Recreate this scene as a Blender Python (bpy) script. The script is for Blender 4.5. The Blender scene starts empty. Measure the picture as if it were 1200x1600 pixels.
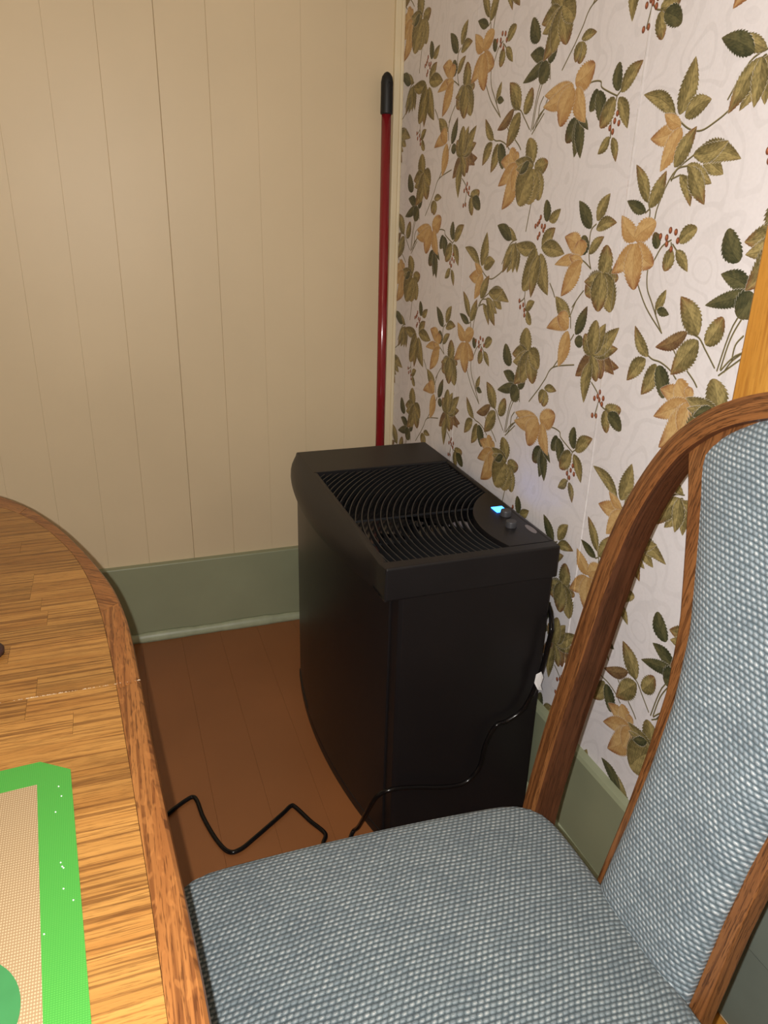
import bpy, bmesh, math, random
import numpy as np
from mathutils import Vector, Matrix
random.seed(7)
SC = bpy.context.scene
COL = SC.collection

# ------------------------------------------------------------------ camera
cam_data = bpy.data.cameras.new('camera')
cam = bpy.data.objects.new('camera', cam_data)
COL.objects.link(cam)
RIGHT = Vector((0.94378916, -0.32953965, 0.02580015))
DOWN = Vector((-0.10353482, -0.36883841, -0.92370925))
FWD = Vector((0.31391491, 0.86911556, -0.38222452))
EYE = Vector((0, 0, 1.3))
m = Matrix((RIGHT, -DOWN, -FWD)).transposed().to_4x4()
m.translation = EYE
cam.matrix_world = m
cam_data.sensor_fit = 'VERTICAL'
cam_data.sensor_height = 36
cam_data.sensor_width = 27
cam_data.lens = 27.0          # 1200 px focal length on a 1600 px tall frame
cam_data.clip_start = 0.02
SC.camera = cam

# ------------------------------------------------------------------ light and exposure
world = bpy.data.worlds.new('world')
SC.world = world
world.use_nodes = True
world.node_tree.nodes['Background'].inputs[0].default_value = (1.0, 0.85, 0.68, 1)
world.node_tree.nodes['Background'].inputs[1].default_value = 0.05

def lamp(name, kind, loc, energy, color, **kw):
    d = bpy.data.lights.new(name, kind)
    d.energy = energy
    d.color = color
    for k, v in kw.items():
        setattr(d, k, v)
    o = bpy.data.objects.new(name, d)
    o.location = loc
    COL.objects.link(o)
    return o

# phone flash, three centimetres to the left of the lens
lamp('phone_flash', 'POINT', EYE - RIGHT * 0.018 + DOWN * 0.002, 70.0, (1.0, 0.97, 0.94), shadow_soft_size=0.0035)
# warm ceiling light of the room, behind the camera
lamp('ceiling_glow', 'AREA', (-0.75, -0.5, 2.36), 4.0, (1.0, 0.74, 0.45), shape='DISK', size=0.35)

SC.view_settings.view_transform = 'Standard'
SC.view_settings.look = 'None'
SC.view_settings.gamma = 1.0
SC.view_settings.use_curve_mapping = False
SC.view_settings.exposure = 0.0

# ------------------------------------------------------------------ helpers
ORG = {}

def tag(o, label=None, cat=None, group=None, kind=None):
    if label: o['label'] = label
    if cat: o['category'] = cat
    if group: o['group'] = group
    if kind: o['kind'] = kind
    return o

def thing(name, loc, label, cat, group=None):
    o = bpy.data.objects.new(name, None)
    o.empty_display_size = 0.1
    o.location = loc
    COL.objects.link(o)
    ORG[o.name] = Vector(loc)
    return tag(o, label, cat, group)

def mk(name, vs, fs, mat, parent=None, uvs=None, smooth=False, bevel=0.0, seg=2, angle=40, kind=None, label=None):
    """One mesh object; vertices are world coordinates, the origin is that of the thing."""
    org = ORG.get(parent.name, Vector((0, 0, 0))) if parent else Vector((0, 0, 0))
    me = bpy.data.meshes.new(name)
    me.from_pydata([tuple(Vector(v) - org) for v in vs], [], fs)
    if uvs is not None:
        lay = me.uv_layers.new(name='UVMap')
        for l in me.loops:
            lay.data[l.index].uv = uvs[l.vertex_index]
    me.materials.append(mat)
    bm = bmesh.new(); bm.from_mesh(me)
    bmesh.ops.recalc_face_normals(bm, faces=bm.faces)
    bm.to_mesh(me); bm.free()
    if smooth:
        me.polygons.foreach_set('use_smooth', [True] * len(me.polygons))
    o = bpy.data.objects.new(name, me)
    COL.objects.link(o)
    if parent:
        o.parent = parent
        ORG[o.name] = org
    if bevel:
        b = o.modifiers.new('bevel', 'BEVEL')
        b.width = bevel; b.segments = seg; b.limit_method = 'ANGLE'; b.angle_limit = math.radians(angle)
        if seg > 1:
            me.polygons.foreach_set('use_smooth', [True] * len(me.polygons))
            w = o.modifiers.new('wn', 'WEIGHTED_NORMAL'); w.keep_sharp = True
    if kind: o['kind'] = kind
    if label: o['label'] = label
    return o

def boxv(x0, x1, y0, y1, z0, z1):
    vs = [(x, y, z) for x in (x0, x1) for y in (y0, y1) for z in (z0, z1)]
    fs = [(0, 1, 3, 2), (4, 6, 7, 5), (0, 4, 5, 1), (2, 3, 7, 6), (0, 2, 6, 4), (1, 5, 7, 3)]
    return vs, fs

def box(name, b, mat, parent=None, along='x', **kw):
    vs, fs = boxv(*b)
    ax = {'x': 0, 'y': 1, 'z': 2}[along]
    ot = [i for i in range(3) if i != ax]
    uvs = [(v[ax], v[ot[0]] + v[ot[1]]) for v in vs]
    return mk(name, vs, fs, mat, parent, uvs, **kw)

def prism(pts, z0, z1):
    n = len(pts)
    vs = [(x, y, z0) for x, y in pts] + [(x, y, z1) for x, y in pts]
    fs = [tuple(range(n))[::-1], tuple(range(n, 2 * n))] + [(i, (i + 1) % n, n + (i + 1) % n, n + i) for i in range(n)]
    return vs, fs

def catmull(pts, k=6):
    pts = [Vector(p) for p in pts]
    out = []
    for i in range(len(pts) - 1):
        p0 = pts[max(i - 1, 0)]; p1 = pts[i]; p2 = pts[i + 1]; p3 = pts[min(i + 2, len(pts) - 1)]
        for j in range(k):
            t = j / k
            out.append(0.5 * ((2 * p1) + (p2 - p0) * t + (2 * p0 - 5 * p1 + 4 * p2 - p3) * t * t + (3 * p1 - p0 - 3 * p2 + p3) * t ** 3))
    out.append(pts[-1])
    return out

def tubev(path, rad, n=10):
    path = [Vector(p) for p in path]
    vs, fs = [], []
    up = Vector((0.13, 0.21, 1)).normalized()
    for i, p in enumerate(path):
        t = (path[min(i + 1, len(path) - 1)] - path[max(i - 1, 0)]).normalized()
        up = (up - t * up.dot(t))
        if up.length < 1e-4: up = t.orthogonal()
        up.normalize()
        s = t.cross(up)
        r = rad(i / (len(path) - 1)) if callable(rad) else rad
        for k in range(n):
            a = 2 * math.pi * k / n
            vs.append(p + (up * math.cos(a) + s * math.sin(a)) * r)
    for i in range(len(path) - 1):
        for k in range(n):
            fs.append((i * n + k, i * n + (k + 1) % n, (i + 1) * n + (k + 1) % n, (i + 1) * n + k))
    fs.append(tuple(range(n))[::-1]); fs.append(tuple(range((len(path) - 1) * n, len(path) * n)))
    return vs, fs

def interp(t, tab):
    return float(np.interp(t, [a for a, b in tab], [b for a, b in tab]))

# ------------------------------------------------------------------ materials
class N:
    def __init__(s, name, rough=0.5, spec=0.5):
        s.m = bpy.data.materials.new(name); s.m.use_nodes = True
        s.t = s.m.node_tree; s.b = s.t.nodes['Principled BSDF']
        s.b.inputs['Roughness'].default_value = rough
        s.b.inputs['Specular IOR Level'].default_value = spec
    def n(s, typ, **kw):
        nd = s.t.nodes.new(typ)
        for k, v in kw.items(): setattr(nd, k, v)
        return nd
    def link(s, a, b): s.t.links.new(a, b)
    def put(s, sock, v):
        if hasattr(v, 'is_output') or hasattr(v, 'links'): s.link(v, sock)
        else: sock.default_value = v
    def math(s, op, a, b=0.0, c=0.0, clamp=False):
        nd = s.n('ShaderNodeMath', operation=op, use_clamp=clamp)
        s.put(nd.inputs[0], a); s.put(nd.inputs[1], b); s.put(nd.inputs[2], c)
        return nd.outputs[0]
    def mix(s, f, a, b, typ='MIX'):
        nd = s.n('ShaderNodeMix', data_type='RGBA', blend_type=typ)
        s.put(nd.inputs[0], f)
        for i, v in ((6, a), (7, b)):
            if isinstance(v, tuple): v = (*v, 1) if len(v) == 3 else v
            s.put(nd.inputs[i], v)
        return nd.outputs[2]
    def noise(s, vec, scale=5.0, detail=3.0, rough=0.5, dist=0.0):
        nd = s.n('ShaderNodeTexNoise')
        s.link(vec, nd.inputs['Vector'])
        nd.inputs['Scale'].default_value = scale; nd.inputs['Detail'].default_value = detail
        nd.inputs['Roughness'].default_value = rough; nd.inputs['Distortion'].default_value = dist
        return nd.outputs[0]
    def ramp(s, f, *st):
        nd = s.n('ShaderNodeValToRGB')
        e = nd.color_ramp.elements
        while len(e) < len(st): e.new(0.5)
        for i, (p, c) in enumerate(st):
            e[i].position = p
            e[i].color = (c, c, c, 1) if not isinstance(c, tuple) else (*c, 1)
        s.link(f, nd.inputs[0])
        return nd.outputs[0]
    def obj(s): return s.n('ShaderNodeTexCoord').outputs['Object']
    def uv(s): return s.n('ShaderNodeTexCoord').outputs['UV']
    def scale(s, v, sc, off=None):
        nd = s.n('ShaderNodeVectorMath', operation='MULTIPLY')
        s.link(v, nd.inputs[0]); nd.inputs[1].default_value = sc
        if off is None: return nd.outputs[0]
        a = s.n('ShaderNodeVectorMath', operation='ADD')
        s.link(nd.outputs[0], a.inputs[0]); s.link(off, a.inputs[1])
        return a.outputs[0]
    def rnd(s): return s.n('ShaderNodeObjectInfo').outputs['Random']
    def color(s, v): s.put(s.b.inputs['Base Color'], (*v, 1) if isinstance(v, tuple) else v)
    def rough(s, v): s.put(s.b.inputs['Roughness'], v)
    def bump(s, h, strength=0.3, dist=0.001):
        nd = s.n('ShaderNodeBump')
        nd.inputs['Strength'].default_value = strength; nd.inputs['Distance'].default_value = dist
        s.link(h, nd.inputs['Height']); s.link(nd.outputs[0], s.b.inputs['Normal'])

def oak(name, light, mid, dark, rough=0.38, pores=0.6, vary=0.25, fleck=0.0, fine=1.0):
    """Oak: grain runs along U of the UV map (metres)."""
    g = N(name, rough)
    r = g.rnd()
    off = g.math('MULTIPLY', r, 37.0)
    comb = g.n('ShaderNodeCombineXYZ'); g.link(off, comb.inputs[0]); g.link(off, comb.inputs[1]); g.link(off, comb.inputs[2])
    uv = g.uv()
    broad = g.noise(g.scale(uv, (2.2, 26, 1), comb.outputs[0]), 1.0, 3, 0.55, 1.2)
    streak = g.noise(g.scale(uv, (4, 230 * fine, 1), comb.outputs[0]), 1.0, 3, 0.6, 0.3)
    pore = g.noise(g.scale(uv, (42, 700 * fine, 1), comb.outputs[0]), 1.0, 2, 0.6)
    c = g.mix(g.ramp(broad, (0.34, 0.0), (0.66, 1.0)), mid, light)
    c = g.mix(g.math('MULTIPLY', g.ramp(streak, (0.49, 0.0), (0.60, 1.0)), 0.66), c, dark)
    c = g.mix(g.math('MULTIPLY', g.ramp(pore, (0.54, 0.0), (0.62, 1.0)), pores), c, tuple(x * 0.55 for x in dark))
    if fleck:
        fl = g.noise(g.scale(uv, (60, 160, 1), comb.outputs[0]), 1.0, 1, 0.4, 0.6)
        c = g.mix(g.math('MULTIPLY', g.ramp(fl, (0.60, 0.0), (0.68, 1.0)), fleck), c, tuple(min(1, x * 1.25) for x in light))
    v = g.math('MULTIPLY_ADD', g.math('FRACT', g.math('MULTIPLY', r, 7.3)), vary, 1.0 - vary * 0.6)
    hv = g.n('ShaderNodeHueSaturation'); g.link(v, hv.inputs['Value']); g.link(c, hv.inputs['Color'])
    g.color(hv.outputs[0])
    g.bump(g.math('ADD', g.math('MULTIPLY', streak, 0.4), pore), 0.18, 0.0006)
    return g.m

def plain(name, col, rough=0.5, spec=0.5, var=0.08, scale=9.0, bump=0.0, bscale=300.0, metal=0.0):
    g = N(name, rough, spec)
    f = g.noise(g.obj(), scale, 4)
    g.color(g.mix(g.ramp(f, (0.3, 0.0), (0.7, 1.0)), tuple(x * (1 - var) for x in col), tuple(min(1, x * (1 + var)) for x in col)))
    if bump: g.bump(g.noise(g.obj(), bscale, 3), bump, 0.0005)
    g.b.inputs['Metallic'].default_value = metal
    return g.m

def weave(name, base, nub, shade):
    g = N(name, 0.9, 0.15)
    uv = g.uv()
    sp = g.n('ShaderNodeSeparateXYZ'); g.link(uv, sp.inputs[0])
    wob = g.noise(g.scale(uv, (9, 9, 1)), 1.0, 2)
    wv = g.math('MULTIPLY_ADD', wob, 0.010, sp.outputs[1])
    row = g.math('DIVIDE', wv, 0.0064)
    ri = g.math('FLOOR', row)
    st = g.math('MULTIPLY', g.math('MODULO', ri, 2.0), 0.5)
    cx = g.math('ADD', g.math('DIVIDE', sp.outputs[0], 0.0076), st)
    fx = g.math('SUBTRACT', g.math('FRACT', cx), 0.5)
    fy = g.math('SUBTRACT', g.math('FRACT', row), 0.5)
    cell = g.n('ShaderNodeCombineXYZ'); g.link(g.math('FLOOR', cx), cell.inputs[0]); g.link(ri, cell.inputs[1])
    wn = g.n('ShaderNodeTexWhiteNoise', noise_dimensions='2D'); g.link(cell.outputs[0], wn.inputs['Vector'])
    jx = g.math('MULTIPLY_ADD', wn.outputs['Value'], 0.14, -0.07)
    sc2 = g.n('ShaderNodeSeparateColor'); g.link(wn.outputs['Color'], sc2.inputs[0])
    fy = g.math('ADD', fy, g.math('MULTIPLY_ADD', sc2.outputs[1], 0.10, -0.05))
    fx = g.math('ADD', fx, jx)
    fx2 = g.math('MULTIPLY_ADD', fy, -0.35, fx)
    d = g.math('SQRT', g.math('ADD', g.math('POWER', g.math('MULTIPLY', fx2, 1.25), 2.0), g.math('POWER', g.math('MULTIPLY', fy, 1.55), 2.0)))
    fib = g.noise(g.scale(uv, (1, 1, 1)), 700.0, 3)
    d = g.math('ADD', d, g.math('MULTIPLY_ADD', fib, 0.62, -0.31))
    rowd = g.ramp(g.math('ABSOLUTE', fy), (0.30, 0.0), (0.50, 1.0))
    nubm = g.ramp(d, (0.14, 1.0), (0.50, 0.0))
    gap = g.ramp(d, (0.48, 0.0), (0.82, 1.0))
    big = g.noise(g.scale(uv, (16, 30, 1)), 1.0, 4, 0.6)
    c = g.mix(g.ramp(fib, (0.35, 0.0), (0.65, 1.0)), base, tuple(x * 1.35 for x in base))
    c = g.mix(g.math('MULTIPLY', gap, 0.8), c, shade)
    c = g.mix(g.math('MULTIPLY', rowd, 0.55), c, shade)
    cn = g.mix(wn.outputs['Value'], nub, tuple(a * b for a, b in zip(nub, (0.50, 0.56, 0.62))))
    c = g.mix(g.math('MULTIPLY', nubm, 0.93), c, cn)
    c = g.mix(g.ramp(big, (0.35, 0.22), (0.6, 0.0)), c, (0.03, 0.05, 0.07))
    g.color(c)
    g.bump(g.math('SUBTRACT', 1.0, d), 0.85, 0.0022)
    g.b.inputs['Sheen Weight'].default_value = 0.15
    return g.m

M = {}
M['oak_field'] = oak('oak_field', (0.41, 0.205, 0.052), (0.31, 0.138, 0.032), (0.090, 0.030, 0.008), 0.36, 0.40, 0.22, 0.0, 1.15)
M['oak_band'] = oak('oak_band', (0.31, 0.125, 0.034), (0.235, 0.084, 0.022), (0.085, 0.023, 0.006), 0.34, 0.65, 0.10, 0.4, 0.95)
M['oak_chair'] = oak('oak_chair', (0.215, 0.088, 0.028), (0.155, 0.058, 0.018), (0.055, 0.018, 0.006), 0.36, 0.7, 0.05, 0.10, 0.8)
M['oak_shaded'] = oak('oak_shaded', (0.085, 0.030, 0.012), (0.065, 0.022, 0.009), (0.030, 0.010, 0.004), 0.36, 0.5, 0.05, 0.0, 0.8)  # oak_chair with the shade of the hoop's inner side put into its colour
M['pine'] = oak('pine', (0.60, 0.30, 0.055), (0.50, 0.22, 0.032), (0.33, 0.12, 0.016), 0.4, 0.15, 0.05, 0.0, 0.5)
M['core'] = plain('table_core', (0.05, 0.02, 0.008), 0.7)
M['cream'] = plain('cream_paint', (0.66, 0.538, 0.352), 0.45, 0.35, 0.03, 3.0, 0.10, 120.0)
M['trim'] = plain('cream_trim_paint', (0.70, 0.60, 0.40), 0.40, 0.4, 0.03, 6.0)
M['sage'] = plain('sage_paint', (0.27, 0.29, 0.185), 0.38, 0.45, 0.07, 5.0, 0.12, 60.0)
M['sage_shoe'] = plain('sage_shoe_paint', (0.33, 0.36, 0.24), 0.4, 0.45, 0.10, 30.0, 0.3, 90.0)
M['floor'] = plain('brown_floor_paint', (0.255, 0.096, 0.032), 0.38, 0.45, 0.10, 2.5, 0.08, 40.0)
M['ceiling'] = plain('ceiling_paint', (0.6, 0.55, 0.45), 0.8)
M['weave_seat'] = weave('woven_fabric_seat', (0.125, 0.155, 0.165), (0.43, 0.45, 0.44), (0.042, 0.056, 0.062))
M['weave_back'] = weave('woven_fabric_back', (0.155, 0.195, 0.215), (0.56, 0.59, 0.60), (0.060, 0.085, 0.100))
M['black'] = plain('matte_black_plastic', (0.0095, 0.0083, 0.0088), 0.42, 0.35, 0.10, 14.0, 0.25, 900.0)
M['blackgloss'] = plain('glossy_black_plastic', (0.006, 0.006, 0.007), 0.12, 0.6, 0.05)
M['blackside'] = plain('smooth_black_panel', (0.0090, 0.0078, 0.0083), 0.38, 0.35, 0.08, 8.0, 0.10, 300.0)
M['knob'] = plain('grey_knob_plastic', (0.045, 0.045, 0.05), 0.45, 0.5)
M['badge'] = plain('grey_badge', (0.18, 0.16, 0.17), 0.4, 0.5)
M['cord'] = plain('black_cord_rubber', (0.006, 0.005, 0.005), 0.16, 0.25)
M['paper'] = plain('white_paper_tag', (0.75, 0.75, 0.75), 0.6)
M['red'] = plain('red_metal_pole', (0.22, 0.012, 0.016), 0.16, 0.6, 0.04)
M['grip'] = plain('black_grip_rubber', (0.012, 0.012, 0.012), 0.5, 0.4)
M['silicone'] = None
M['door'] = plain('grey_green_door_paint', (0.16, 0.19, 0.16), 0.6, 0.3, 0.15, 5.0)

g = N('green_silicone', 0.42, 0.5)
uvs_ = g.obj()
ch = g.n('ShaderNodeTexWave', wave_type='BANDS', bands_direction='X'); g.link(g.scale(uvs_, (1, 1, 1)), ch.inputs['Vector']); ch.inputs['Scale'].default_value = 170
cw = g.n('ShaderNodeTexWave', wave_type='BANDS', bands_direction='Y'); g.link(g.scale(uvs_, (1, 1, 1)), cw.inputs['Vector']); cw.inputs['Scale'].default_value = 170
wv = g.math('MULTIPLY', ch.outputs['Fac'], cw.outputs['Fac'])
g.color(g.mix(wv, (0.045, 0.235, 0.034), (0.072, 0.310, 0.048)))
g.bump(wv, 0.25, 0.0004)
M['silicone'] = g.m
g = N('beige_glass_weave', 0.45, 0.4)
uvs_ = g.obj()
ch = g.n('ShaderNodeTexWave', wave_type='BANDS', bands_direction='X'); g.link(g.scale(uvs_, (1, 1, 1)), ch.inputs['Vector']); ch.inputs['Scale'].default_value = 150
cw = g.n('ShaderNodeTexWave', wave_type='BANDS', bands_direction='Y'); g.link(g.scale(uvs_, (1, 1, 1)), cw.inputs['Vector']); cw.inputs['Scale'].default_value = 110
wv = g.math('MULTIPLY', ch.outputs['Fac'], cw.outputs['Fac'])
g.color(g.mix(wv, (0.25, 0.165, 0.085), (0.46, 0.35, 0.21)))
g.bump(wv, 0.3, 0.0004)
M['beige'] = g.m
M['green_print'] = plain('dark_green_print', (0.038, 0.17, 0.055), 0.32, 0.5, 0.06, 40.0)
g = N('blue_led_screen', 0.3)
g.b.inputs['Base Color'].default_value = (0.02, 0.1, 0.3, 1)
g.b.inputs['Emission Color'].default_value = (0.03, 0.22, 1.0, 1)
g.b.inputs['Emission Strength'].default_value = 9.0
M['led'] = g.m
g = N('lamp_glass', 0.3)
g.b.inputs['Emission Color'].default_value = (1.0, 0.78, 0.5, 1)
g.b.inputs['Emission Strength'].default_value = 2.0
M['lamp'] = g.m

# ------------------------------------------------------------------ wallpaper print, painted here by numpy
# One repeat: the strip is 597 mm wide, the print repeats every 613 mm and drops 265 mm per strip.
LEAVES = """g1123,1422,1043,1454,24 g1133,1420,1149,1493,36 g1145,1417,1195,1435,28 t1138,1404,1074,1390,30 t1140,1404,1099,1423,20 t1142,1402,1108,1343,34 g1282,1479,1252,1416,28 g1288,1476,1295,1420,25 g1281,1484,1218,1508,20 d663,1219,598,1244,28 g765,1209,680,1209,29 g678,1211,635,1149,30 g678,1211,680,1153,27 d797,1259,787,1298,25 g803,1261,840,1283,21 g785,1216,828,1249,29 g786,1211,868,1205,31 g766,1206,728,1122,52 g783,1199,825,1124,44 g777,1196,762,1112,37 g748,1084,779,1106,19 g752,1082,773,1059,20 d923,1207,930,1241,35 t925,1208,864,1235,36 t923,1205,912,1232,39 t928,1195,839,1183,22 t931,1195,885,1202,20 t925,1197,872,1128,40 d945,1254,898,1298,29 g959,1267,988,1311,27 g960,1253,1016,1266,22 g947,1211,986,1242,20 g996,1176,1041,1178,26 g993,1177,998,1229,39 g995,1179,950,1141,44 g998,1179,943,1162,26 g993,1180,1034,1121,46 g990,1181,995,1116,47 d1130,1232,1116,1255,19 t1071,1234,1020,1184,32 t1076,1242,1027,1277,32 t1069,1244,1117,1270,34 t1075,1234,1125,1206,37 t1073,1236,1086,1164,45 g1176,1245,1210,1266,23 g1162,1233,1153,1200,25 g1173,1232,1205,1204,19 g1147,1140,1165,1173,17 d1151,1140,1180,1137,14 g1090,1299,1048,1354,24 g1096,1291,1123,1344,28 d1088,1285,1037,1300,19 g1198,1360,1243,1338,25 g1177,1364,1271,1357,30 g1177,1365,1242,1380,25 g1155,1338,1188,1295,20 g1167,1351,1223,1326,24 g1174,1348,1216,1298,29 g1139,1349,1174,1402,29 g1251,1117,1200,1167,39 g1269,1106,1294,1149,31 r1227,1117,1161,1083,23 g1253,1109,1206,1048,39 g1147,1065,1103,1108,23 g1142,1060,1102,1016,29 g1169,1057,1144,1001,31 d1175,1056,1199,1008,32 t1249,1017,1188,1021,31 t1252,1018,1224,1044,35 t1252,1021,1256,1039,20 t1260,1015,1183,974,31 t1256,1012,1207,928,47 t1259,1015,1248,965,33 t1263,1013,1273,986,17 g718,1358,699,1409,43 g727,1360,652,1369,28 g724,1358,658,1354,21 g730,1357,779,1363,30 g738,1349,760,1297,42 g725,1354,719,1288,69 g719,1353,677,1287,69 d1304,1019,1270,997,17 d706,961,674,1002,34 d737,927,677,942,27 d741,923,657,896,23 d741,924,723,888,41 d745,922,771,947,27 g770,1002,755,1050,46 g770,1002,709,987,32 g780,1001,715,971,29 g771,999,727,925,43 g789,1006,756,935,45 g789,1006,802,942,46 g776,1007,821,979,39 t840,1486,744,1479,31 t834,1489,742,1460,31 d861,1433,833,1396,34 d864,1433,865,1370,31 d866,1433,885,1368,29 d866,1433,900,1413,15 t844,1490,899,1513,42 t850,1483,888,1425,37 t840,1484,806,1424,49 g849,1557,893,1561,16 g850,1553,852,1519,31 g847,1553,837,1523,21 d915,1474,899,1441,26 d918,1471,933,1425,29 d974,1466,967,1508,25 g981,1464,1029,1503,28 g966,1457,935,1414,34 g977,1456,1011,1409,26 g966,1398,937,1373,19 g973,1397,991,1360,18 g910,1095,854,1125,33 t911,1076,834,1062,27 t909,1074,869,1092,34 t910,1068,889,996,37 d935,1066,962,1121,27 d963,1056,935,1054,22 r997,1040,951,991,32 r1002,1040,1076,1032,27 r998,1039,1065,1018,30 r998,1039,1033,1004,34 g993,1038,1018,995,28 g993,1026,987,948,30 g997,1040,963,1071,30 g997,1040,1066,1063,26 g997,1040,1062,1098,31 g999,1042,1023,1099,30 g995,1040,994,1101,36 g1054,955,1099,962,26 g1054,950,1068,912,24 d1065,947,1107,928,28"""
STEMS = """1122,1423,1138,1410,1160,1399,1185,1396,1211,1406,1232,1418,1247,1434 1138,1410,1130,1415 630,1167,658,1208,686,1220 1099,1277,1097,1288,1088,1283 1097,1288,1089,1302 1112,1275,1116,1296,1138,1339,1177,1364 1137,1330,1147,1346,1167,1350 1136,1332,1155,1338 719,1238,724,1264,730,1294,730,1312 724,1294,709,1309 682,1190,731,1206,769,1206 736,1131,738,1109,719,1097 738,1109,748,1084 829,1147,843,1134,851,1124 786,1210,789,1228 958,1186,948,1207,944,1247,958,1261 944,1146,931,1133,914,1113 958,1186,938,1195,922,1200 1158,1246,1139,1235,1125,1213,1114,1200,1119,1171,1137,1148,1170,1107 1091,1178,1123,1141,1170,1107 1147,1140,1150,1134 1162,1233,1159,1242 1175,1231,1163,1240 1227,1116,1252,1114,1269,1100,1295,1077 1265,1104,1260,1108 1142,1069,1158,1063,1178,1062,1202,1055,1220,1044 1197,1092,1216,1075 1241,1061,1258,1050,1267,1042 1348,1184,1330,1155,1315,1122,1307,1077 1352,1124,1340,1106,1325,1092,1315,1075 1325,1092,1326,1115,1337,1130 751,925,757,893 746,917,718,876,704,809 711,811,733,836,772,854 747,836,709,803 828,937,796,903 828,937,848,962,872,991,942,1010 872,991,913,1041,930,1065 875,1482,898,1487,921,1485,926,1476,948,1467,972,1459 972,1459,982,1467 964,1424,968,1397 972,1459,968,1436 913,1095,917,1075 923,1123,910,1095 1004,990,1027,975,1041,957,1056,952 1034,967,1026,933"""
BERRIES = """1132,1250 1147,1249 1153,1260 1166,1258 1173,1246 1149,1240 1161,1233 979,1433 974,1422 986,1418 963,1412 972,1406 1033,979 1019,964 1045,970 1034,965 1043,959 1028,970 1019,932 1031,934 772,1266 768,1258 763,1253 779,1250 790,1250 786,1243 755,1249 773,1235 768,1228 719,1100 724,1088 736,1094 742,1084 744,1074"""

TW, TH, DROP, S0 = 597.0, 613.0, 265.0, 435.0
PPM = 2.1
def smooth_noise(h, w, cells, rng):
    g0 = rng.random((cells[0], cells[1]))
    yy = np.linspace(0, cells[0], h, endpoint=False); xx = np.linspace(0, cells[1], w, endpoint=False)
    y0 = yy.astype(int); x0 = xx.astype(int); fy = yy - y0; fx = xx - x0
    fy = fy * fy * (3 - 2 * fy); fx = fx * fx * (3 - 2 * fx)
    y1 = (y0 + 1) % cells[0]; x1 = (x0 + 1) % cells[1]
    a = g0[np.ix_(y0, x0)]; b = g0[np.ix_(y0, x1)]; c = g0[np.ix_(y1, x0)]; d = g0[np.ix_(y1, x1)]
    fy = fy[:, None]; fx = fx[None, :]
    return (a * (1 - fx) + b * fx) * (1 - fy) + (c * (1 - fx) + d * fx) * fy

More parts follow.
